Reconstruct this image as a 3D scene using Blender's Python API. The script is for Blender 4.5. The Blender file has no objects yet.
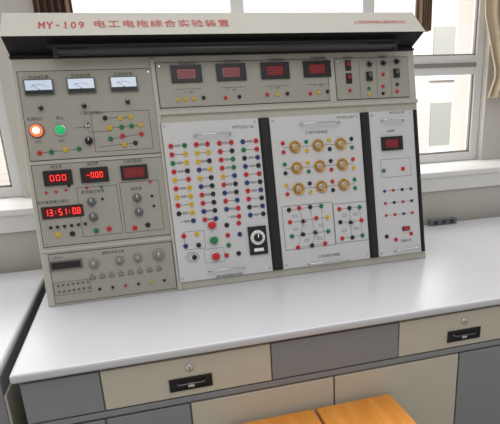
import bpy, math, random
import numpy as np
from mathutils import Matrix, Vector
random.seed(4)
def R(yaw,pitch,roll):
    f=np.array([math.sin(yaw)*math.cos(pitch),math.cos(yaw)*math.cos(pitch),-math.sin(pitch)])
    r=np.array([math.cos(yaw),-math.sin(yaw),0.]); u=np.cross(r,f)
    c,s=math.cos(roll),math.sin(roll)
    return c*r+s*u, -s*r+c*u, f
P=[5.21134, 0.26496, 0.32217, -0.04367, 0.38031, -2.00835, 0.71496, 0.88569, 0.49284, 0.69473, 0.03786, 0.53343, 1.58196, 0.65484, 0.20043, 0.73224, 1.19531, -0.03992, -0.17704, 0.33222, 0.60022, -0.20131]
TABZ=.75
H=float(P[7]); L=float(-P[21]); D=float(P[11]); LEFT=-float(P[10])
LEAN=math.atan(L); S=H*math.sqrt(1+L*L)
# ------------------------------------------------------------ camera
cam=bpy.data.cameras.new("camera"); co=bpy.data.objects.new("camera",cam)
bpy.context.scene.collection.objects.link(co); bpy.context.scene.camera=co
r,u,w=R(*P[1:4])
co.matrix_world=Matrix(((r[0],u[0],-w[0],P[4]),(r[1],u[1],-w[1],P[5]),(r[2],u[2],-w[2],P[6]+TABZ),(0,0,0,1)))
cam.sensor_width=36; cam.lens=36*P[0]*100/500; cam.shift_x=-P[19]*100/500; cam.shift_y=P[20]*100/500
cam.clip_start=.01
# ------------------------------------------------------------ measured panel coordinates
src=[(50,308),(428,257),(416,51),(8,58)]; dst=[(0,0),(1.6,0),(1.6,S),(0,S)]
A_=[];b_=[]
for (x,y),(X,Y) in zip(src,dst):
    A_+= [[x,y,1,0,0,0,-X*x,-X*y],[0,0,0,x,y,1,-Y*x,-Y*y]]; b_+=[X,Y]
hh=np.append(np.linalg.solve(np.array(A_,float),np.array(b_,float)),1).reshape(3,3)
def at(x,y):
    v=hh@np.array([x,y,1.]); return float(v[0]/v[2]),float(v[1]/v[2])
# ------------------------------------------------------------ materials
def s2l(c): return tuple(((v/255)/12.92 if v/255<=.04045 else ((v/255+.055)/1.055)**2.4) for v in c)
MATS={}
def mat(name,rgb,rough=.5,metal=0,var=.04,scale=30,emit=0,coat=0,bump=0):
    if name in MATS: return MATS[name]
    m=bpy.data.materials.new(name); m.use_nodes=True; nt=m.node_tree; b=nt.nodes["Principled BSDF"]
    c=s2l(rgb); n=nt.nodes.new("ShaderNodeTexNoise"); n.inputs["Scale"].default_value=scale
    n.inputs["Detail"].default_value=3
    tc=nt.nodes.new("ShaderNodeTexCoord"); nt.links.new(tc.outputs["Object"],n.inputs["Vector"])
    mx=nt.nodes.new("ShaderNodeMix"); mx.data_type='RGBA'
    mx.inputs[6].default_value=(*[v*(1-var) for v in c],1); mx.inputs[7].default_value=(*[min(1,v*(1+var)) for v in c],1)
    nt.links.new(n.outputs["Fac"],mx.inputs[0]); nt.links.new(mx.outputs[2],b.inputs["Base Color"])
    b.inputs["Roughness"].default_value=rough; b.inputs["Metallic"].default_value=metal
    if coat: b.inputs["Coat Weight"].default_value=coat
    if emit:
        b.inputs["Emission Color"].default_value=(*c,1); b.inputs["Emission Strength"].default_value=emit
    if bump:
        bp=nt.nodes.new("ShaderNodeBump"); bp.inputs["Strength"].default_value=bump; bp.inputs["Distance"].default_value=.002
        nt.links.new(n.outputs["Fac"],bp.inputs["Height"]); nt.links.new(bp.outputs[0],b.inputs["Normal"])
    MATS[name]=m; return m
HOUS=mat("console_paint",(182,179,168),.45,var=.02)
FASC=mat("fascia_paint",(170,167,158),.6,var=.02)
UND=mat("hood_underside_shade",(15,15,15),.8)  # near-black colour stands in for the shade under the hood
PLATE=mat("instrument_plate",(160,157,147),.5,var=.02)
MODP=mat("module_plate",(204,204,205),.45,var=.02)
GROOVE=mat("groove_dark",(78,76,70),.7)
BLK=mat("black_plastic",(16,16,17),.35)
BLK2=mat("rail_black",(14,14,15),.6)
GREY=mat("grey_plastic",(98,98,96),.4)
PALEK=mat("pale_knob",(134,133,126),.4)
WHT=mat("white_plastic",(236,238,240),.4)
INK=mat("printed_ink",(56,56,62),.8)
REDINK=mat("red_ink",(176,30,30),.7)
CHR=mat("chrome",(205,205,205),.18,1)
DCH=mat("dark_chrome",(110,110,110),.3,1)
GOLD=mat("brass",(196,148,72),.28,.75)
GLOW=mat("red_digits",(255,40,30),.5,emit=2.2)
DIM=mat("dim_red_digits",(150,26,30),.5,emit=.12)
RGL=mat("red_display_glass",(112,12,20),.2,coat=.3,emit=.12)
RGLB=mat("lit_display_glass",(60,8,10),.2,emit=.12)
LAMPON=mat("lit_lamp_orange",(255,96,50),.4,emit=1.6)
LAMPCORE=mat("lit_lamp_core",(255,225,200),.4,emit=3)
GLAMP=mat("green_lamp",(30,170,95),.3,emit=.5)
METER=mat("meter_face_glow",(206,220,238),.2,emit=.22,coat=.6)  # weak emission brightens the meter faces, which hold no lamp
COL={'r':mat("terminal_red",(196,28,36),.35),'g':mat("terminal_green",(14,120,66),.35),'y':mat("terminal_yellow",(214,178,32),.35),
 'k':mat("terminal_black",(18,18,20),.35),'b':mat("terminal_blue",(30,48,116),.35),'w':WHT}
DESKTOP=mat("desktop_laminate",(196,196,201),.26,var=.015,scale=8)
APRON=mat("apron_grey",(132,134,138),.5,var=.03)
DRAW=mat("drawer_cream",(192,186,170),.5,var=.02)
MBS={}
# ------------------------------------------------------------ mesh builder
class MB:
    def __init__(s): s.v=[];s.f=[];s.mi=[];s.m=[];s.sm=[]
    def k(s,m):
        if m not in s.m: s.m.append(m)
        return s.m.index(m)
    def add(s,vs,fs,m,sm=False):
        o=len(s.v); s.v+= [tuple(v) for v in vs]; k=s.k(m)
        for f in fs: s.f.append([i+o for i in f]); s.mi.append(k); s.sm.append(sm)
        return s
    def merge(s,b):
        o=len(s.v); s.v+=b.v
        for f,mi,sm in zip(b.f,b.mi,b.sm): s.f.append([i+o for i in f]); s.mi.append(s.k(b.m[mi])); s.sm.append(sm)
        return s
    def box(s,x0,x1,y0,y1,z0,z1,m):
        vs=[(x,y,z) for x in (x0,x1) for y in (y0,y1) for z in (z0,z1)]
        return s.add(vs,[(0,1,3,2),(4,6,7,5),(0,4,5,1),(2,3,7,6),(0,2,6,4),(1,5,7,3)],m)
    def lathe(s,cx,cz,prof,m,n=16,y0=0,axis='y'):
        vs=[]
        for (rr,h) in prof:
            for i in range(n):
                a=2*math.pi*i/n
                if axis=='y': vs.append((cx+rr*math.cos(a),y0-h,cz+rr*math.sin(a)))
                elif axis=='z': vs.append((cx+rr*math.cos(a),y0+rr*math.sin(a),cz+h))
                else: vs.append((cx+h,y0+rr*math.cos(a),cz+rr*math.sin(a)))
        fs=[]
        for j in range(len(prof)-1):
            for i in range(n):
                i2=(i+1)%n
                fs.append((j*n+i,j*n+i2,(j+1)*n+i2,(j+1)*n+i))
        fs.append(tuple(range(n))[::-1]); fs.append(tuple((len(prof)-1)*n+i for i in range(n)))
        return s.add(vs,fs,m,n>10)
    def tube(s,pts,rad,m,n=8):
        pts=[Vector(p) for p in pts]; vs=[];fs=[]
        for i,p in enumerate(pts):
            t=(pts[min(i+1,len(pts)-1)]-pts[max(i-1,0)]).normalized()
            a=t.orthogonal().normalized() if i==0 else (a-t*a.dot(t)).normalized()
            b=t.cross(a)
            for q in range(n):
                g=2*math.pi*q/n; vs.append(p+a*rad*math.cos(g)+b*rad*math.sin(g))
        for i in range(len(pts)-1):
            for q in range(n): fs.append((i*n+q,i*n+(q+1)%n,(i+1)*n+(q+1)%n,(i+1)*n+q))
        fs.append(tuple(range(n))[::-1]); fs.append(tuple((len(pts)-1)*n+q for q in range(n)))
        return s.add(vs,fs,m,True)
    def line(s,a,b,wd,m,y=0):
        a=Vector(a);b=Vector(b); d=(b-a)
        if d.length<1e-6: return s
        n=Vector((-d.y,d.x)).normalized()*wd/2
        q=[a+n,a-n,b-n,b+n]
        return s.add([(v.x,y-.0003,v.y) for v in q],[(0,1,2,3)],m)
    def rectline(s,x0,z0,x1,z1,wd,m,y=0):
        for a,b in (((x0,z0),(x1,z0)),((x1,z0),(x1,z1)),((x1,z1),(x0,z1)),((x0,z1),(x0,z0))): s.line(a,b,wd,m,y)
        return s
    def circ(s,cx,cz,r,wd,m,y=0,n=14):
        pts=[(cx+r*math.cos(2*math.pi*i/n),cz+r*math.sin(2*math.pi*i/n)) for i in range(n+1)]
        for a,b in zip(pts,pts[1:]): s.line(a,b,wd,m,y)
        return s
    def text(s,t,cx,cz,size,m,y=0,width=None,bold=0,sp=1):
        c=bpy.data.curves.new("t",'FONT'); c.body=t; c.size=size; c.align_x='CENTER'; c.align_y='CENTER'; c.resolution_u=2; c.offset=bold; c.space_character=sp
        o=bpy.data.objects.new("t",c); bpy.context.scene.collection.objects.link(o)
        dg=bpy.context.evaluated_depsgraph_get(); me=bpy.data.meshes.new_from_object(o.evaluated_get(dg))
        vs=[v.co.copy() for v in me.vertices]; fs=[tuple(p.vertices) for p in me.polygons]
        bpy.data.objects.remove(o); bpy.data.meshes.remove(me); bpy.data.curves.remove(c)
        if not vs: return s
        x0=min(v.x for v in vs);x1=max(v.x for v in vs); k=1 if not width else width/max(1e-6,x1-x0)
        mid=(x0+x1)/2
        return s.add([(cx+(v.x-mid)*k,y-.0004,cz+v.y) for v in vs],fs,m)
    def seg(s,txt,cx,cz,w,h,m,y=0):
        SEG={'0':'abcdef','1':'bc','2':'abged','3':'abgcd','5':'afgcd','8':'abcdefg','-':'g','7':'abc'}
        n=len(txt); cw=w/n; t=h*.12
        for i,ch in enumerate(txt):
            x=cx-w/2+cw*(i+.5); a=cw*.28
            if ch==':':
                for dz in (-h*.2,h*.2): s.box(x-t/2,x+t/2,y-.0006,y,cz+dz-t/2,cz+dz+t/2,m)
                continue
            for q in SEG[ch]:
                if q in 'agd':
                    z={'a':h/2,'g':0,'d':-h/2}[q]; s.box(x-a,x+a,y-.0006,y,cz+z-t/2,cz+z+t/2,m)
                else:
                    xx=x+(a if q in 'bc' else -a); z=h/4 if q in 'bf' else -h/4
                    s.box(xx-t/2,xx+t/2,y-.0006,y,cz+z-h/4,cz+z+h/4,m)
        return s
    def mesh(s,name):
        me=bpy.data.meshes.new(name); me.from_pydata(s.v,[],s.f)
        for m in s.m: me.materials.append(m)
        me.polygons.foreach_set("material_index",s.mi); me.polygons.foreach_set("use_smooth",s.sm)
        me.update(); return me
    def obj(s,name,parent=None,loc=(0,0,0),rot=(0,0,0),bevel=0,label=None):
        o=mk(name,s.mesh(name),parent,loc,rot,bevel,label); MBS[o.name]=s; return o
def ink(o,pr):
    b=MBS[o.name]; b.merge(pr); o.data=b.mesh(o.name.split('.')[0])
def mk(name,me,parent=None,loc=(0,0,0),rot=(0,0,0),bevel=0,label=None):
    o=bpy.data.objects.new(name,me); bpy.context.scene.collection.objects.link(o)
    o.location=loc; o.rotation_euler=rot; o.parent=parent
    if bevel:
        b=o.modifiers.new("bevel",'BEVEL'); b.width=bevel; b.segments=2; b.limit_method='ANGLE'
    if label: o["label"]=label
    return o
def top(o,label,cat,group=None):
    o["label"]=label;o["category"]=cat
    if group:o["group"]=group
    return o
def empty(name,loc=(0,0,0),rot=(0,0,0)):
    o=bpy.data.objects.new(name,None); o.empty_display_size=.05; bpy.context.scene.collection.objects.link(o); o.location=loc;o.rotation_euler=rot; return o
def extr(prof,x0,x1,m,mb=None):
    mb=mb or MB(); n=len(prof)
    vs=[(x0,y,z) for y,z in prof]+[(x1,y,z) for y,z in prof]
    fs=[tuple(range(n)),tuple(range(n,2*n))[::-1]]+[(i,i+n,(i+1)%n+n,(i+1)%n) for i in range(n)]
    return mb.add(vs,fs,m)
# ------------------------------------------------------------ shared small components
CACHE={}
def comp(key,fn,name):
    if key not in CACHE:
        mb=MB(); fn(mb); CACHE[key]=mb.mesh(name)
    return CACHE[key]
def terminal(par,px,py,c,r=.0095,ox=0,oz=0,y=0,xz=None):
    def fn(mb):
        mb.lathe(0,0,[(r*1.0,0),(r,.003),(r*.9,.005),(r*.8,.006),(r*.24,.006),(r*.22,.003)],COL[c],14)
        mb.lathe(0,0,[(r*.22,0),(r*.2,.004)],BLK,8)
    x,z=xz if xz else at(px,py)
    return mk("terminal",comp(('t',c,r),fn,"terminal"),par,(x-ox,y,z-oz))
def knob(par,px,py,r=.015,c=BLK,ox=0,oz=0,y=0,xz=None):
    def fn(mb):
        mb.lathe(0,0,[(r*1.2,0),(r*1.2,.002)],mat("dial_skirt",(140,140,136),.4),20)
        mb.lathe(0,0,[(r,.002),(r,.012),(r*.85,.016),(r*.75,.022),(r*.6,.023)],c,18)
        mb.box(-r*.08,r*.08,-.0245,-.018,0,r*.75,WHT)
    x,z=xz if xz else at(px,py)
    return mk("knob",comp(('k',r,c.name),fn,"knob"),par,(x-ox,y,z-oz))
def toggle(par,px,py,ox=0,oz=0,y=0):
    def fn(mb):
        mb.lathe(0,0,[(.012,0),(.012,.002),(.008,.003),(.008,.006)],CHR,12)
        mb.tube([(0,-.004,0),(0,-.014,.006),(0,-.022,.011)],.0035,CHR,8)
    x,z=at(px,py); return mk("toggle_switch",comp('tog',fn,"toggle_switch"),par,(x-ox,y,z-oz))
def lampo(par,px,py,c,r=.018,ox=0,oz=0,y=0,name="push_button",core=None,label=None):
    def fn(mb):
        mb.lathe(0,0,[(r*1.25,0),(r*1.25,.004),(r*1.1,.007),(r,.007)],CHR if core is None else GREY,22)
        mb.lathe(0,0,[(r,.004),(r,.014),(r*.85,.017),(r*.5,.018)],c,20)
        if core: mb.lathe(0,0,[(r*.62,.017),(r*.5,.0195),(r*.2,.0205)],core,16)
    x,z=at(px,py); return mk(name,comp(('l',c.name,r),fn,name),par,(x-ox,y,z-oz),label=label)
def led(par,px,py,c,ox=0,oz=0,y=0):
    def fn(mb): mb.lathe(0,0,[(.0055,0),(.005,.003),(.003,.006)],COL[c],10)
    x,z=at(px,py); return mk("indicator_light",comp(('led',c),fn,"indicator_light"),par,(x-ox,y,z-oz))
def display(par,px,py,w,h,txt,lit,ox=0,oz=0,y=0,label=None,b=.009,gw=1.3):
    key=('d',w,h,txt,lit)
    def fn(mb):
        bw=b*gw
        mb.box(-w/2,w/2,-.008,0,h/2-b,h/2,BLK).box(-w/2,w/2,-.008,0,-h/2,-h/2+b,BLK)
        mb.box(-w/2,-w/2+bw,-.008,0,-h/2+b,h/2-b,BLK).box(w/2-bw,w/2,-.008,0,-h/2+b,h/2-b,BLK)
        mb.box(-w/2+bw,w/2-bw,-.004,0,-h/2+b,h/2-b,RGLB if lit else RGL)
        mb.seg(txt,0,0,(w-2*bw)*.80,(h-2*b)*.48,GLOW if lit else DIM,-.0041)
    x,z=at(px,py); return mk("digital_display",comp(key,fn,"digital_display"),par,(x-ox,y,z-oz),bevel=.0015,label=label)
# ------------------------------------------------------------ console
root=empty("training_console",(0,0,TABZ)); top(root,"beige electrical training console with meters, displays and terminals on a desk","laboratory console")
T=L*H; BK=.42
mb=extr([(0,0),(BK,0),(BK,H),(T,H)],0,1.6,HOUS)
housing=mb.obj("housing",root,bevel=.004,label="beige painted sheet metal housing")
yb,zb,yt,zt=.085,.950,.20,1.038
mb=extr([(T+.012,H+.0005),(T+.012,H+.016),(yb+.006,zb+.003),(yb,zb),(yt,zt),(BK,zt),(BK,H+.0005)],0,1.6,FASC)
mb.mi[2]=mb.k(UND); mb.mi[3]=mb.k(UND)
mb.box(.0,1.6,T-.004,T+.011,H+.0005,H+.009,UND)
hood=mb.obj("hood",root,bevel=.002,label="pale sloped hood with red lettering and underside coloured as shade")
fl=math.hypot(yt-yb,zt-zb); fa=-math.atan2(yt-yb,zt-zb)
let=MB()
xa_,xb_=at(39,24)[0],at(86,23)[0]; cw=(xb_-xa_)/6; hh_=.036; zc_=fl*.45
STR={'M':[(0,0,0,1),(1,0,1,1),(0,1,.5,.35),(.5,.35,1,1),(-.15,0,.2,0),(.8,0,1.15,0),(-.15,1,.05,1),(.95,1,1.15,1)],
 'Y':[(.5,0,.5,.48),(.5,.48,0,1),(.5,.48,1,1),(.3,0,.7,0),(-.12,1,.2,1),(.8,1,1.12,1)],
 '-':[(.15,.45,.85,.45)],
 '1':[(.5,0,.5,1),(.5,1,.25,.8),(.25,0,.75,0)]}
def arc(cx,cy,rx,ry,a0,a1,n=14): 
    p=[(cx+rx*math.cos(a0+(a1-a0)*i/n),cy+ry*math.sin(a0+(a1-a0)*i/n)) for i in range(n+1)]
    return [(*a,*b) for a,b in zip(p,p[1:])]
STR['0']=arc(.5,.5,.38,.5,0,2*math.pi); STR['9']=arc(.5,.7,.36,.3,0,2*math.pi)+arc(.2,.7,.66,.7,-1.45,0)
for i,ch in enumerate("MY-109"):
    x0=xa_+cw*i+cw*.16; ww=cw*.66
    for (a,b,c,d) in STR[ch]: let.line((x0+a*ww,zc_-hh_/2+b*hh_),(x0+c*ww,zc_-hh_/2+d*hh_),.0046,REDINK,-.001)
let.obj("hood_lettering",hood,(0,yb,zb),(fa,0,0))
xa_,xb_=at(95,24)[0],at(228,23)[0]
let=MB(); let.text("电工电拖综合实验装置",(xa_+xb_)/2,fl*.46,.050,REDINK,-.001,width=(xb_-xa_),sp=1.14,bold=0)
let.obj("hood_lettering",hood,(0,yb,zb),(fa,0,0))
xa_,xb_=at(350,20)[0],at(400,20)[0]
let=MB(); let.text("上海茂育科教设备有限公司",(xa_+xb_)/2,fl*.48,.024,REDINK,-.001,width=xb_-xa_)
let.obj("hood_lettering",hood,(0,yb,zb),(fa,0,0))
mb=MB(); mb.box(.14,1.50,-.014,.014,.012,.022,UND); mb.lathe(.17,0,[(.0145,0),(.0145,1.30)],mat("tube_glass",(44,44,43),.4),14,0,'x')
for x in (.155,1.47): mb.box(x,x+.015,-.012,.012,-.016,.016,BLK)
mb.obj("tube_lamp",hood,(0,(T+yb)/2-.014,(H+zb)/2-.016),label="dark unlit fluorescent tube")
prot=(-LEAN,0,0)
def plate(name,x0,x1,z0,z1,par,mt=PLATE,th=.004,label=None,loc=(0,0,0)):
    mb=MB(); mb.box(x0-.003,x1+.003,-.001,.001,z0-.003,z1+.003,GROOVE); mb.box(x0,x1,-th,0,z0,z1,mt)
    for x in (x0+.012,x1-.012):
        for z in (z0+.012,z1-.012): mb.lathe(x,z,[(.004,th),(.003,th+.0015)],CHR,8)
    return mb.obj(name,par,loc,prot,label=label)
YP=-.004
xl0=at(16,90)[0]+.01; xl1=at(152,66)[0]+.0
zA1=at(80,70)[1]; zA0=at(92,157)[1]; zB1=at(93,162)[1]; zB0=at(107,241)[1]; zC1=at(109,249)[1]; zC0=at(117,296)[1]
PA=plate("instrument_panel",xl0,xl1,zA0,zA1,root,label="panel with analog meters and pilot lamps")
PB=plate("instrument_panel",xl0,xl1,zB0,zB1,root,label="panel with lit red digital displays")
PC=plate("instrument_panel",xl0+.01,xl1-.005,zC0,zC1,root,label="signal generator panel with knobs")
xr0=at(160,90)[0]; xr1=at(330,75)[0]; xr2=at(338,75)[0]; xr3=at(410,75)[0]
zD1=at(250,61)[1]; zD0=at(250,104)[1]
PD=plate("instrument_panel",xr0,xr1,zD0,zD1,root,label="panel with four dark red displays")
PE=plate("instrument_panel",xr2,xr3,zD0,zD1,root,label="panel with fuses, switches and terminals")
mb=MB(); z=at(280,108)[1]; mb.box(xr0-.02,1.6,-.012,0,z-.008,z+.008,HOUS); mb.obj("shelf_ledge",root,(0,0,0),prot,bevel=.003)
mb=MB(); x=(at(153,66)[0]+at(161,115)[0])/2; mb.box(x-.008,x+.008,-.01,0,0,S-.01,HOUS); mb.obj("divider_strip",root,(0,0,0),prot,bevel=.003)
mb=MB(); z=at(112,245)[1]; mb.box(.005,x-.009,-.006,0,z-.005,z+.005,HOUS); mb.obj("divider_strip",root,(0,0,0),prot,bevel=.002)
mz0=at(283,269)[1]; mz1=at(270,118)[1]
def rail(xa,xb):
    mb=MB(); mb.box(xa,xb,-.014,0,mz0,mz1,BLK2); mb.box(xa+.006,xb-.006,-.018,-.014,mz0+.01,mz1-.01,BLK); return mb.obj("mounting_rail",root,(0,0,0),prot,bevel=.002,label="black vertical mounting rail")
m1x0=at(163,135)[0]; m1x1=at(267,190)[0]; m2x0=at(278,190)[0]; m2x1=at(366,180)[0]; m3x0=at(375,180)[0]; m3x1=at(418,180)[0]
rail(m1x1+.002,m2x0-.002); rail(m2x1+.002,m3x0-.002); rail(m3x1+.002,m3x1+.018)
# --- panel A
pr=MB()
for (px,py) in ((39,87),(82,85.5),(125,84)):
    def fn(mb):
        w,h=.100,.054
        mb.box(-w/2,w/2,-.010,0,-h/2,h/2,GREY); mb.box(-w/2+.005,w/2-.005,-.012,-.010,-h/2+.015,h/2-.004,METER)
        mb.box(-w/2+.004,w/2-.004,-.013,-.010,-h/2+.003,-h/2+.015,BLK)
        pts=[(math.cos(a)*.029,math.sin(a)*.018-.010) for a in np.linspace(.5,2.64,9)]
        for a,b in zip(pts,pts[1:]): mb.line(a,b,.001,INK,-.012)
        mb.line((0,-.010),(-.022,.008),.0012,BLK,-.0123); mb.lathe(0,-.013,[(.003,.013),(.003,.015)],BLK,10)
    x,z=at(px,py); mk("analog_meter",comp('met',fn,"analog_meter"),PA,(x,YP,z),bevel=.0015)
for t,px,py in (("交流电压表",38,77),("交流电压表",81,75.5),("交流电压表",124,74),("电源指示",35,119),("停止",60,118),("三相四线输出",92,113)):
    x,z=at(px,py); pr.text(t,x,z,.014,INK,YP)
for px,py,t in ((38,142,"ON"),(62,141,"OFF")):
    pr.text(t,*at(px,py),.014,INK,YP)
lampo(PA,37,131,LAMPON,.021,y=YP,name="pilot_lamp",core=LAMPCORE,label="glowing orange-red pilot lamp")
lampo(PA,61,130,GLAMP,.017,y=YP,label="green push button")
toggle(PA,88,125,y=YP); knob(PA,90,141,.014,y=YP)
for px,py in ((41,108),(85,106),(129,102)): knob(PA,px,py,.008,y=YP)
for px,py,c in ((106,118,'k'),(111,128,'y'),(112,139,'g'),(122,118,'y'),(123,127,'g'),(124,136,'r'),(132,117,'y'),(133,126,'g'),(142,125,'y'),(143,134,'r'),(137,143,'k'),(126,145,'y'),(40,153,'r'),(52,152,'g'),(66,150,'y'),(80,149,'g')):
    terminal(PA,px,py,c,.0088,y=YP)
for a,b in (((111,128),(142,125)),((112,139),(143,134)),((106,118),(132,117)),((40,153),(80,149)),((89,132),(112,131)),((74,128),(88,127)),((100,147),(137,143))):
    pr.line(at(*a),at(*b),.0016,INK,YP)
pr.rectline(*at(97,152),*at(150,110),.0016,INK,YP)
ink(PA,pr)
# --- panel B
pr=MB()
for px,py,t,lit in ((59,178,"000",True),(96,175,"-000",True),(136,172.5,"000",False)): display(PB,px,py,.099,.055,t,lit,y=YP,label="lit red digital display" if lit else "dark red unlit digital display",b=.008)
x,z=at(64,212)
mb=MB(); mb.box(-.070,.070,-.004,0,-.020,.020,RGLB); mb.seg("13:51:08",0,0,.130,.021,GLOW,-.0041); mb.rectline(-.072,-.021,.072,.021,.003,BLK,-.004)
mb.obj("digital_display",PB,(x,YP,z),label="wide clock display with lit red digits")
for t,px,py in (("电压表",57,167),("电流表",94,164),("功率因数表",134,161.5),("定时兼报警记录仪",54,202.5),("直流稳压电源",94,192),("恒流源",138,189)):
    x,z=at(px,py); pr.text(t,x,z,.014,INK,YP)
for px,py in ((47,193),(57,192),(67,190)): led(PB,px,py,'r',y=YP)
for px,py,c in ((88,188,'r'),(103,187,'g'),(152,182,'r'),(70,186,'k'),(154,196,'k'),(156,206,'k'),(104,199,'k')): led(PB,px,py,c,y=YP)
for px,py in ((93,202),(95,217),(139,198),(141,212)): knob(PB,px,py,.015,GREY,y=YP)
for i in range(6):
    def fn(mb): mb.lathe(0,0,[(.006,0),(.006,.005),(.005,.006)],BLK,10)
    x,z=at(52+i*7,228-i*.8); mk("small_key",comp('sk',fn,"small_key"),PB,(x,YP,z))
for px,py,c in ((98,231,'g'),(111,229,'r'),(137,228,'r'),(150,225,'k'),(60,235,'y'),(74,234,'k')): terminal(PB,px,py,c,.0098,y=YP)
pr.rectline(*at(85,237),*at(118,185),.0016,INK,YP); pr.rectline(*at(128,233),*at(160,180),.0016,INK,YP)
ink(PB,pr)
# --- panel C
pr=MB()
x,z=at(68,265)
mb=MB(); mb.box(-.058,.058,-.006,0,-.018,.018,GREY); mb.box(-.051,.051,-.007,-.006,-.012,.012,BLK); mb.seg("000000",0,0,.09,.011,mat("faint_digits",(70,20,22),.5),-.0071); mb.obj("digital_display",PC,(x,YP,z),label="dark frequency display window")
pr.text("函数信号发生器",*at(115,252.3),.012,INK,YP); pr.text("MXD-1",*at(60,258),.012,INK,YP)
for px,py,rr in ((96,264,.013),(122,260.6,.011),(140,258,.011),(161,255,.016)): knob(PC,px,py,rr,PALEK,y=YP); pr.circ(*at(px,py),rr*1.6,.0012,INK,YP)
for i in range(8):
    def fn(mb): mb.box(-.008,.008,-.006,0,-.0045,.0045,PALEK)
    x,z=at(95+i*9.5,278-i*1.3); mk("push_key",comp('pk',fn,"push_key"),PC,(x,YP,z),bevel=.0015)
    pr.rectline(x-.010,z-.0065,x+.010,z+.0065,.0012,INK,YP)
    pr.text("Hz",x,z+.013,.009,INK,YP)
for j in range(2):
    for i in range(7):
        x,z=at(60+i*5+j,286+j*6-i*.7)
        def fn(mb): mb.lathe(0,0,[(.005,0),(.005,.003),(.002,.003)],GREY,8)
        mk("signal_pin",comp('pin',fn,"signal_pin"),PC,(x,YP,z))
pr.rectline(*at(57,296),*at(92,279),.0014,INK,YP)
for i in range(6):
    terminal(PC,102+i*13,289-i*1.8,'kkrkyk'[i],.0055,y=YP)
ink(PC,pr)
# --- panel D
pr=MB()
for i,(px,py) in enumerate(((188,74),(233,72.5),(277,71),(319,69.5))):
    display(PD,px,py,.118,.064,"000",False,y=YP,b=.013,gw=1.8,label="dark red unlit digital display")
    x,z=at(px+1,py-10.8); pr.text(("直流电压表","直流毫安表","交流电压表","交流电流表")[i],x,z,.013,INK,YP)
    x,z=at(px+2,py+15); pr.line((x-.05,z),(x+.05,z),.0014,INK,YP)
for px,py,c in ((181,100,'y'),(188,99.5,'y'),(196,99,'y'),(206,98,'k'),(228,98,'r'),(242,97,'k'),(270,95,'r'),(280,95,'y'),(290,94,'k'),(313,94,'r'),(321,93,'y'),(330,92,'k')):
    terminal(PD,px-.5,py,c,.0075,y=YP)
for i in range(4): pr.text("V    mA",*at(190+i*43.5,92-i*2),.012,INK,YP)
ink(PD,pr)
# --- panel E
pr=MB()
for px,py in ((350,66),(351,79)):
    def fn(mb): mb.box(-.013,.013,-.004,0,-.021,.021,BLK).box(-.007,.007,-.010,-.004,-.003,.013,mat("rocker_red",(150,24,24),.4))
    x,z=at(px,py); mk("rocker_switch",comp('rk',fn,"rocker_switch"),PE,(x,YP,z),bevel=.001)
for px,py in ((371,65),(385,64),(398,62.5)): knob(PE,px,py,.010,y=YP)
for px,py in ((371,77),(398,74)):
    def fn(mb): mb.box(-.013,.013,-.010,0,-.018,.018,BLK).box(-.006,.006,-.018,-.010,-.004,.012,GREY)
    x,z=at(px,py); mk("circuit_breaker",comp('cb',fn,"circuit_breaker"),PE,(x,YP,z),bevel=.001)
for px,py,c in ((352,91,'r'),(371,89,'g'),(385,87,'r'),(399,85,'k'),(385,75,'r'),(371,95,'y'),(399,92,'r'),(385,94,'k')): terminal(PE,px,py,c,.0072,y=YP)
pr.text("稳压电源",*at(350,58.5),.011,INK,YP); pr.text("三相电源",*at(384,57.5),.011,INK,YP)
for xx in (361,378,392): pr.line(at(xx,61),at(xx+2,98),.0014,INK,YP)
ink(PE,pr)
# ------------------------------------------------------------ modules
cl,sl_=math.cos(LEAN),math.sin(LEAN)
def module(x0,x1,label):
    e=empty("practice_module",(x0, mz0*sl_, TABZ+mz0*cl),prot); top(e,label,"circuit module","practice modules in the console")
    w=x1-x0;h=mz1-mz0; mb=MB(); mb.box(0,w,-.010,-.0005,0,h,MODP)
    for x in (.014,w-.014):
        for z in (.014,h-.014): mb.lathe(x,z,[(.0055,.010),(.004,.012)],CHR,10)
    f_=mb.obj("faceplate",e,bevel=.0015); return e,f_
YM=-.010
def handle(e,x0,z0,pa,pb):
    a=at(*pa);b=at(*pb); xa,xb=a[0]-x0,b[0]-x0; z=(a[1]+b[1])/2-z0
    mb=MB(); mb.tube([(xa,YM,z),(xa,YM-.016,z),(xa+.004,YM-.021,z),(xb-.004,YM-.021,z),(xb,YM-.016,z),(xb,YM,z)],.0035,CHR)
    for x in (xa,xb): mb.lathe(x,z,[(.007,0),(.006,.003)],CHR,12,YM)
    mb.obj("handle",e,label="chrome bar handle")
def mt(e,x0,pr):
    ox,oz=x0,mz0
    return lambda px,py:(at(px,py)[0]-ox,at(px,py)[1]-oz)
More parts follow.
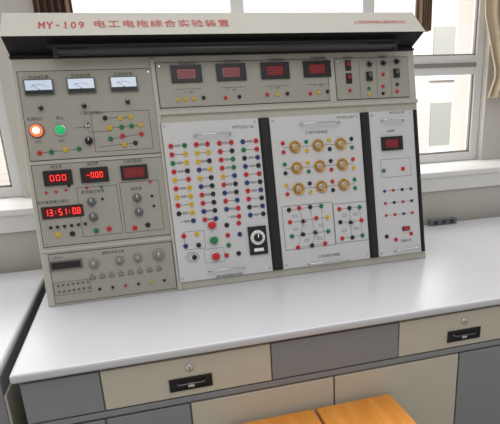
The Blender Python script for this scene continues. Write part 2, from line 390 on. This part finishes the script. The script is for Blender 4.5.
# module 1
e,fp=module(m1x0,m1x1,"white circuit module with dense coloured terminals and a black dial"); ox,oz=m1x0,mz0; q=mt(e,ox,None); pr=MB()
handle(e,ox,oz,(197,137),(232,133)); handle(e,ox,oz,(212,270),(246,266))
pr.text("MYDG-16",*q(245,127.5),.018,INK,YM,width=.085); pr.text("继电接触控制",*q(232,275),.014,INK,YM,width=.11)
ga,gb=q(172,150),q(266,211)
us=[0,.155,.29,.42,.56,.70,.84,1.0]
gx0,gx1=ga[0]+.004,gb[0]-.004; gz1=(ga[1]+q(259,138)[1])/2; gz0=(q(181,225)[1]+gb[1])/2
rows=["rgrrrrbr","ryyyrkgr","gyykrgkb","rkbyrgbk","yrykybrr","rybkrkbk","yyrkbkrb","ryrkrbrk","kybkbrkb","kbrbrrbk"]
NR=len(rows)-1
for j,row in enumerate(rows):
    Z=gz1+(gz0-gz1)*j/NR; X=[gx0+(gx1-gx0)*u_ for u_ in us]
    for i,c in enumerate(row):
        if (i,j) in ((0,9),(4,9)): continue
        terminal(e,0,0,c,.0098,xz=(X[i],Z),y=YM)
    for a,b in ((0,1),(2,3),(4,5),(6,7)):
        pr.line((X[a],Z),(X[b],Z),.0018,INK,YM)
        if j%3!=1: mx=(X[a]+X[b])/2; pr.rectline(mx-.008,Z-.004,mx+.008,Z+.004,.0014,INK,YM)
lampo(e,214,225,COL['r'],.016,ox,oz,YM,label="red push button"); lampo(e,216,240,COL['g'],.016,ox,oz,YM,label="green push button"); lampo(e,218,256,COL['r'],.016,ox,oz,YM,label="red push button")
for px,py,c in ((186,236,'r'),(188,246,'b'),(199,234,'y'),(201,245,'k'),(229,225,'k'),(230,235,'r'),(231,245,'g'),(241,223,'r'),(242,234,'b'),(197,257,'k'),(229,255,'r'),(241,253,'k')): terminal(e,px,py,c,.0098,ox,oz,YM)
x,z=q(260,240)
mb=MB(); mb.box(-.038,.038,-.008,0,-.058,.058,BLK); mb.lathe(0,.012,[(.030,.008),(.030,.0085)],WHT,28); mb.lathe(0,.012,[(.018,.0085),(.017,.022),(.012,.023)],BLK,20)
for a in range(9): mb.line((.021*math.cos(a*.6-.8),.012+.021*math.sin(a*.6-.8)),(.028*math.cos(a*.6-.8),.012+.028*math.sin(a*.6-.8)),.0015,BLK,-.0087)
mb.box(-.002,.002,-.0245,-.022,.012,.028,WHT); mb.box(-.02,.02,-.0085,-.008,-.045,-.032,WHT)
mb.obj("selector_dial",e,(x,YM,z),bevel=.001,label="black selector with white dial ring")
x,z=q(195,257); 
for k_,rr in ((6,.028),(6,.017)):
    pts=[(x+rr*math.cos(math.pi/3*i),z+rr*.8*math.sin(math.pi/3*i)) for i in range(7)]
    for a,b in zip(pts,pts[1:]): pr.line(a,b,.0018,INK,YM)
pr.rectline(*q(188,250),*q(206,230),.0012,INK,YM); pr.rectline(*q(208,263),*q(226,247),.0012,INK,YM)
ink(fp,pr)
# module 2
e,fp=module(m2x0,m2x1,"white circuit module with nine brass-ringed sockets"); ox,oz=m2x0,mz0; q=mt(e,ox,None); pr=MB()
handle(e,ox,oz,(303,126),(340,122)); handle(e,ox,oz,(311,263),(349,258))
pr.text("MYDG-04",*q(347,118),.017,INK,YM,width=.075); pr.text("三相可调电阻",*q(318,133),.014,INK,YM,width=.10); pr.text("三相调压电路",*q(331,255),.014,INK,YM,width=.1)
xm,zm=q(321.5,166.5); xd=(q(344,164)[0]-q(299,169)[0])/2; zd=(q(320,146)[1]-q(323,187)[1])/2
for j in range(3):
    for i in range(3):
        def fn(mb):
            mb.lathe(0,0,[(.0250,0),(.0250,.005),(.0240,.008),(.0205,.008),(.0190,.004)],GOLD,28)
            mb.lathe(0,0,[(.0192,0),(.0192,.003)],mat("socket_shadow",(96,72,40),.4,.4),22)
            mb.lathe(0,0,[(.0165,0),(.0160,.004),(.0130,.007),(.007,.009)],mat("socket_centre",(176,160,136),.12,.2,coat=.8),22)
        mk("round_socket",comp('rs',fn,"round_socket"),e,(xm+(i-1)*xd,YM,zm-(j-1)*zd),label="brass-rimmed lamp socket with glassy centre")
    for i in range(4):
        xx=xm+(i-1.5)*xd; 
        for dz,c in ((.018,'rgyk'[(i+j)%4]),(-.018,'rykg'[(i+2*j)%4])): terminal(e,0,0,c,.0086,y=YM,xz=(xx,zm-(j-1)*zd+dz))
    pr.line((xm-1.5*xd,zm-(j-1)*zd),(xm+1.5*xd,zm-(j-1)*zd),.0016,INK,YM)
for px,py,c in ((291,210,'k'),(301,208,'r'),(312,207,'k'),(323,206,'g'),(292,222,'r'),(329,217,'y'),(318,218,'r'),(294,236,'g'),(305,234,'k'),(330,231,'g'),(300,247,'r'),(314,245,'k'),(327,243,'r'),(341,209,'r'),(351,208,'k'),(361,207,'g'),(342,222,'k'),(363,220,'r'),(344,238,'r'),(354,237,'k'),(364,235,'g')):
    terminal(e,px,py,c,.0094,ox,oz,YM)
pr.rectline(*q(288,250),*q(334,202),.0018,INK,YM); pr.rectline(*q(338,243),*q(368,201),.0018,INK,YM)
for px,py in ((305,221),(317,232),(352,222)): knob(e,px,py,.008,BLK,ox,oz,YM)
for a,b in (((292,222),(302,221)),((308,220),(329,217)),((294,236),(314,233)),((320,232),(330,231)),((301,208),(304,218)),((312,207),(316,229)),((300,247),(305,224)),((314,245),(317,235)),((342,222),(349,222)),((355,221),(363,220)),((351,208),(352,219)),((354,237),(352,225)),((291,210),(323,206)),((341,209),(361,207)),((327,243),(323,206)),((344,238),(364,235)),((361,207),(364,235)),((300,247),(327,243))):
    pr.line(q(*a),q(*b),.0014,INK,YM)
for px,py in ((298,229),(323,225),(346,230),(358,228),(357,214),(309,240),(346,215),(297,216),(322,238)): x,z=q(px,py); pr.rectline(x-.009,z-.0045,x+.009,z+.0045,.0016,INK,YM)
ink(fp,pr)
# module 3
e,fp=module(m3x0,m3x1,"narrow white circuit module with a red digital display"); ox,oz=m3x0,mz0; q=mt(e,ox,None); pr=MB()
handle(e,ox,oz,(383,122),(404,120)); handle(e,ox,oz,(396,249),(418,247))
pr.text("MYDG-09",*q(398,113.5),.015,INK,YM,width=.07); pr.text("功率表",*q(392,132),.013,INK,YM); pr.text("测量仪表",*q(407,240),.013,INK,YM)
display(e,393,144,.100,.058,"000",False,ox,oz,YM,label="dark red unlit digital display",b=.011,gw=1.6)
for px,py,c in ((385,171,'g'),(404,169,'r'),(388,236,'k'),(412,233,'r'),(397,239,'r')): terminal(e,px,py,c,.0088,ox,oz,YM)
for j,row in enumerate(("brkb","rkrk","rrbr")):
    za=q(399,190+j*12)[1]; xs=[q(386,195)[0]+k_*(q(412,192)[0]-q(386,195)[0])/3 for k_ in range(4)]
    for i in range(4): terminal(e,0,0,row[i],.0064,y=YM,xz=(xs[i],za))
    pr.line((xs[0],za),(xs[3],za),.0014,INK,YM)
def fn(mb): mb.box(-.018,.018,-.006,0,-.009,.009,BLK).box(-.014,.014,-.010,-.006,-.006,.006,COL['r'])
x,z=q(407,228); mk("rocker_switch",comp('rk3',fn,"rocker_switch"),e,(x,YM,z),bevel=.001)
pr.rectline(*q(383,178),*q(411,158),.0014,INK,YM)
ink(fp,pr)
# ------------------------------------------------------------ desk
def bx(name,par,x0,x1,y0,y1,z0,z1,m,bev=.003,label=None):
    cx,cy,cz=(x0+x1)/2,(y0+y1)/2,(z0+z1)/2
    mb=MB(); mb.box(x0-cx,x1-cx,y0-cy,y1-cy,z0-cz,z1-cz,m); return mb.obj(name,par,(cx,cy,cz),bevel=bev,label=label)
DR=3.0; YB=.555; yf=-D+.02
desk=empty("laboratory_desk",(LEFT,-D,0)); top(desk,"long white-topped laboratory desk with grey and cream drawers","desk")
def dbx(*a,**k):
    n,x0,x1,y0,y1,z0,z1,m=a[:8]; return bx(n,k.pop('par',desk),x0-LEFT,x1-LEFT,y0+D,y1+D,z0+TABZ,z1+TABZ,m,**k)
dbx("worktop",LEFT,DR,-D,YB,-.028,0,DESKTOP,bev=.008,label="glossy white laminate worktop")
dbx("desk_frame",LEFT+.015,DR-.02,yf+.012,YB-.03,-.74,-.0285,APRON,label="grey desk carcass")
q1,q2,q3,q4=float(P[14]),float(P[15]),float(P[16]),1.72
Z1,Z2=float(P[17])-.0,float(P[18])
def front(name,x0,x1,z0,z1,m,label): 
    cx,cz=(x0+x1)/2,(z0+z1)/2
    mb=MB(); mb.box((x0-x1)/2+.002,(x1-x0)/2-.002,-.012,0,(z0-z1)/2+.002,(z1-z0)/2-.002,m)
    return mb.obj(name,desk,(cx-LEFT,yf+.0115+D,cz+TABZ),bevel=.002,label=label)
front("apron_panel",LEFT+.016,q1,Z2,Z1,APRON,"grey apron panel"); front("apron_panel",q2,q3,Z2,Z1,APRON,"grey apron panel")
front("apron_panel",q4,q4+.45,Z2,Z1,APRON,"grey apron panel")
d1=front("drawer",q1,q2,Z2,Z1,DRAW,"cream drawer with black recessed pull"); d2=front("drawer",q3,q4,Z2,Z1,DRAW,"cream drawer with black recessed pull")
for d_ in (d1,d2):
    mb=MB(); mb.box(-.068,.068,-.004,0,.016,.022,BLK).box(-.068,.068,-.004,0,-.022,-.016,BLK).box(-.068,-.062,-.004,0,-.016,.016,BLK).box(.062,.068,-.004,0,-.016,.016,BLK)
    mb.box(-.062,.062,-.001,0,-.016,.016,BLK2)
    mb.tube([(-.045,-.002,.006),(-.04,-.010,.002),(.04,-.010,.002),(.045,-.002,.006)],.003,DCH)
    mb.box(-.010,.010,-.007,-.001,-.012,.004,CHR)
    mb.obj("handle",d_,(0,-.0122,-.022),bevel=.001,label="black recessed pull with small metal catch")
    mb=MB(); mb.lathe(0,0,[(.013,0),(.013,.003),(.009,.005)],CHR,18); mb.box(-.001,.001,-.0058,-.005,-.005,.005,BLK)
    mb.obj("lock",d_,(0,-.0122,.032),label="round chrome lock")
zc=Z2-.028
front("apron_rail",LEFT+.016,2.6,zc+.003,Z2-.001,APRON,"grey rail")
front("side_panel",LEFT+.016,.195,-.73,zc,APRON,"grey panel"); front("side_panel",.197,.456,-.73,zc,APRON,"grey panel")
front("cabinet_door",.458,.951,-.73,zc,DRAW,"plain cream cabinet door"); front("cabinet_door",.953,1.444,-.73,zc,DRAW,"plain cream cabinet door")
front("side_panel",1.446,2.0,-.73,zc,APRON,"grey panel")
# neighbouring desk
nd=empty("laboratory_desk",(LEFT-.035,-D+.06,0)); top(nd,"white-topped laboratory desk with a grey side, set beside the console desk","desk")
X0=LEFT-.035; YN=-D+.05
def nbx(n,x0,x1,y0,y1,z0,z1,m,**k): return bx(n,nd,x0-X0,x1-X0,y0+D-.06,y1+D-.06,z0+TABZ,z1+TABZ,m,**k)
nbx("worktop",-1.5,X0,YN,YB,-.028,0,DESKTOP,bev=.008,label="white laminate worktop")
nbx("desk_frame",-1.48,X0-.012,YN+.03,YB-.03,-.74,-.0285,APRON)
nbx("side_panel",X0-.0115,X0-.004,YN+.03,YB-.05,-.73,-.10,DRAW)
# small dark socket strip at the back of the desk
DG=mat("socket_strip_grey",(96,98,102),.5)
ps=empty("power_strip",(2.01,.525,TABZ)); top(ps,"small dark grey power strip at the desk's back edge","power strip")
mb=MB(); mb.box(-.085,.085,-.018,.018,0,.034,DG); mb.obj("strip_body",ps,bevel=.005)
for i in range(3):
    mb=MB(); mb.lathe(0,0,[(.012,0),(.012,.0015),(.010,.0015),(.010,.0005)],BLK,14)
    mb.box(-.005,-.003,-.0022,0,-.004,.004,GREY).box(.003,.005,-.0022,0,-.004,.004,GREY)
    mb.obj("outlet",ps,(-.05+i*.05,-.0182,.018))
# ------------------------------------------------------------ stools
WOOD=bpy.data.materials.new("stool_wood"); WOOD.use_nodes=True; nt=WOOD.node_tree; b=nt.nodes["Principled BSDF"]
tc=nt.nodes.new("ShaderNodeTexCoord"); mp=nt.nodes.new("ShaderNodeMapping"); mp.inputs["Scale"].default_value=(14,1.5,4)
nz=nt.nodes.new("ShaderNodeTexNoise"); nz.inputs["Scale"].default_value=2; nz.inputs["Detail"].default_value=4
cr=nt.nodes.new("ShaderNodeValToRGB"); cr.color_ramp.elements[0].position=.3; cr.color_ramp.elements[0].color=(*s2l((202,126,48)),1); cr.color_ramp.elements[1].position=.75; cr.color_ramp.elements[1].color=(*s2l((228,156,68)),1)
nt.links.new(tc.outputs["Object"],mp.inputs[0]); nt.links.new(mp.outputs[0],nz.inputs[0]); nt.links.new(nz.outputs[0],cr.inputs[0]); nt.links.new(cr.outputs[0],b.inputs["Base Color"]); b.inputs["Roughness"].default_value=.35
def stool(x0,x1,y1):
    st=empty("stool",((x0+x1)/2,y1-.13,0)); top(st,"square stool with varnished golden wood seat in front of the desk","stool","wooden stools")
    w=(x1-x0)/2; d=.13
    mb=MB(); mb.box(-w,w,-d,d,-.012,.012,WOOD); mb.obj("seat",st,(0,0,.438),bevel=.006)
    for sx in (-1,1):
        for sy in (-1,1):
            mb=MB(); mb.box(-.016,.016,-.016,.016,-.213,.213,GREY); mb.obj("leg",st,(sx*(w-.03),sy*(d-.03),.213),bevel=.003,label="grey square metal leg")
    for sy in (-1,1): mb=MB(); mb.box(-w+.046,w-.046,-.01,.01,-.012,.012,GREY); mb.obj("stretcher",st,(0,sy*(d-.03),.15))
stool(.572,.866,-.535); stool(.875,1.155,-.535)
# ------------------------------------------------------------ room
def st(o): o["kind"]="structure"; return o
WALL=mat("wall_paint",(196,192,185),.8,var=.02,scale=6,bump=.1)
SILL=mat("sill_white",(226,225,222),.5,var=.02)
FR=mat("window_frame_white",(222,222,222),.4,var=.02)
FLOOR=mat("floor_tile",(150,146,140),.4,var=.08,scale=4)
YW=.60; YV=.97; SZ=TABZ+.284
mb=MB(); mb.box(-3,5,YW+.02,YV+.3,0,SZ-.115,WALL); st(mb.obj("wall_back"))
mb=MB(); mb.box(-3,5,YW,YV+.1,SZ-.11,SZ,SILL); mb.box(-3,5,YW-.014,YW,SZ-.03,SZ,SILL); st(mb.obj("trim_1",bevel=.004))
mb=MB(); mb.box(-3.5,5.5,-5,YV+.3,-.1,0,FLOOR); st(mb.obj("floor"))
gl=bpy.data.materials.new("window_glass"); gl.use_nodes=True; nt=gl.node_tree; nt.nodes.clear()
o_=nt.nodes.new("ShaderNodeOutputMaterial"); mxs=nt.nodes.new("ShaderNodeMixShader"); tr_=nt.nodes.new("ShaderNodeBsdfTransparent"); gs=nt.nodes.new("ShaderNodeBsdfGlossy"); gs.inputs["Roughness"].default_value=.02
mxs.inputs[0].default_value=.05; nt.links.new(tr_.outputs[0],mxs.inputs[1]); nt.links.new(gs.outputs[0],mxs.inputs[2]); nt.links.new(mxs.outputs[0],o_.inputs[0])
def window(name,x0,x1,z0,z1,mulls,trans):
    mb=MB(); f=.05; SL=mat("frame_seal",(140,134,128),.6)
    mb.box(x0,x1,YV,YV+.06,z0,z0+f,FR).box(x0,x1,YV,YV+.06,z1-f,z1,FR).box(x0,x0+f,YV,YV+.06,z0+f,z1-f,FR).box(x1-f,x1,YV,YV+.06,z0+f,z1-f,FR)
    mb.box(x0+f,x1-f,YV+.012,YV+.03,z0+f,z0+f+.01,SL)
    for z in trans: mb.box(x0+f,x1-f,YV+.002,YV+.058,z-.055,z+.055,FR); mb.box(x0+f,x1-f,YV-.006,YV+.002,z-.012,z+.012,SL); mb.box(x0+f,x1-f,YV+.012,YV+.03,z+.055,z+.063,SL)
    for x in mulls: mb.box(x-.035,x+.035,YV-.004,YV+.056,z0+f,z1-f,FR)
    mb.box(x1-f-.01,x1-f,YV+.012,YV+.03,z0+f,z1-f,SL)
    mb.box(x0+f,x1-f,YV+.03,YV+.034,z0+f,z1-f,gl); return st(mb.obj(name))
window("window_1",.03,2.52,SZ+.002,TABZ+2.0,[1.0,1.75],[TABZ+.86])
window("window_2",-2.6,-.19,SZ+.002,TABZ+2.0,[-1.2],[TABZ+.86])
mb=MB(); mb.box(-.188,.028,YV-.05,YV+.3,SZ+.001,TABZ+2.05,WALL); st(mb.obj("trim_2"))
mb=MB(); mb.box(2.522,5,YV-.05,YV+.3,SZ+.001,TABZ+2.05,WALL); st(mb.obj("wall_right"))
def curtain(x0,x1,z0,z1,col,lab,tie=None,y=YV-.14):
    m=mat("curtain_"+str(col[0]),col,.9,var=.08,scale=20); n=60; nz=24; vs=[];fs=[]
    for j in range(nz+1):
        t=j/nz; z=z0+(z1-z0)*t
        k=1 if tie is None else min(1,.45+.55*abs(t-tie)/.25)
        for i in range(n+1):
            s_=i/n; vs.append((x0+(x1-x0)*(s_*k+ (1-k)*.6),y+.028*math.sin(s_*34)+.008*math.sin(s_*71+t*3),z))
    for j in range(nz):
        for i in range(n): a=j*(n+1)+i; fs.append((a,a+1,a+n+2,a+n+1))
    mb=MB(); mb.add(vs,fs,m,True); o=mb.obj("curtain"); md=o.modifiers.new("s",'SOLIDIFY'); md.thickness=.004
    top(o,lab,"curtain"); return o
curtain(.03,.19,SZ+.5,TABZ+2.0,(104,80,68),"dark brown curtain gathered beside the window")
curtain(1.98,2.06,SZ+.75,TABZ+2.0,(128,104,88),"brown narrow curtain at the window")
curtain(2.42,2.75,SZ+.38,TABZ+2.0,(194,178,152),"beige curtain tied back beside the window",tie=.1)
# outside building
BR=bpy.data.materials.new("facade_tiles"); BR.use_nodes=True; nt=BR.node_tree; b=nt.nodes["Principled BSDF"]
bt=nt.nodes.new("ShaderNodeTexBrick"); bt.inputs["Scale"].default_value=1; bt.inputs["Color1"].default_value=(.72,.66,.60,1); bt.inputs["Color2"].default_value=(.69,.63,.57,1); bt.inputs["Mortar"].default_value=(.61,.56,.52,1); bt.inputs["Mortar Size"].default_value=.012; bt.inputs["Brick Width"].default_value=.5; bt.inputs["Row Height"].default_value=.2  # close tile and mortar tones paint outdoor haze into the facade
tc=nt.nodes.new("ShaderNodeTexCoord"); mp=nt.nodes.new("ShaderNodeMapping"); mp.inputs["Rotation"].default_value=(math.pi/2,0,0)
nt.links.new(tc.outputs["Object"],mp.inputs[0]); nt.links.new(mp.outputs[0],bt.inputs[0]); nt.links.new(bt.outputs[0],b.inputs["Base Color"]); b.inputs["Roughness"].default_value=.8
mb=MB(); mb.box(-14,24,0,4,-3,3.6,BR)
for i in range(5):
    x=2.6+i*3.7
    for zz in (-1.3,1.0): mb.box(x,x+1.6,-.05,0,zz,zz+1.4,mat("outside_pane",(172,172,164),.3)); mb.box(x-.1,x+1.7,-.12,0,zz-.2,zz,WHT); mb.box(x+.76,x+.84,-.08,-.05,zz,zz+1.4,WHT)  # panes paled to carry the same painted haze
top(mb.obj("building",None,(0,14,1)),"pale tiled building seen outside the windows","building")
# ------------------------------------------------------------ light
wd=bpy.data.worlds.new("world"); bpy.context.scene.world=wd; wd.use_nodes=True; nt=wd.node_tree; bg=nt.nodes["Background"]
tc=nt.nodes.new("ShaderNodeTexCoord"); sp=nt.nodes.new("ShaderNodeSeparateXYZ"); mr=nt.nodes.new("ShaderNodeMapRange")
mr.inputs["From Min"].default_value=-.3; mr.inputs["From Max"].default_value=.6; mr.inputs["To Min"].default_value=.51; mr.inputs["To Max"].default_value=3.5
nt.links.new(tc.outputs["Generated"],sp.inputs[0]); nt.links.new(sp.outputs["Y"],mr.inputs[0]); nt.links.new(mr.outputs[0],bg.inputs["Strength"]); bg.inputs["Color"].default_value=(1,.985,.965,1)
def area(name,loc,rot,sx,sy,en):
    la=bpy.data.lights.new(name,'AREA'); la.energy=en; la.shape='RECTANGLE'; la.size=sx; la.size_y=sy
    lo=bpy.data.objects.new(name,la); bpy.context.scene.collection.objects.link(lo); lo.location=loc; lo.rotation_euler=rot
area("room_fill",(.6,-1.6,2.9),(.35,0,0),1.6,1.6,13)  # unseen area light added as soft fill on console and desk
area("facade_fill",(5,5,8),(math.radians(50),0,0),24,4,3500)  # area light added out of view to brighten the building's facade
bpy.context.scene.view_settings.view_transform='Standard'
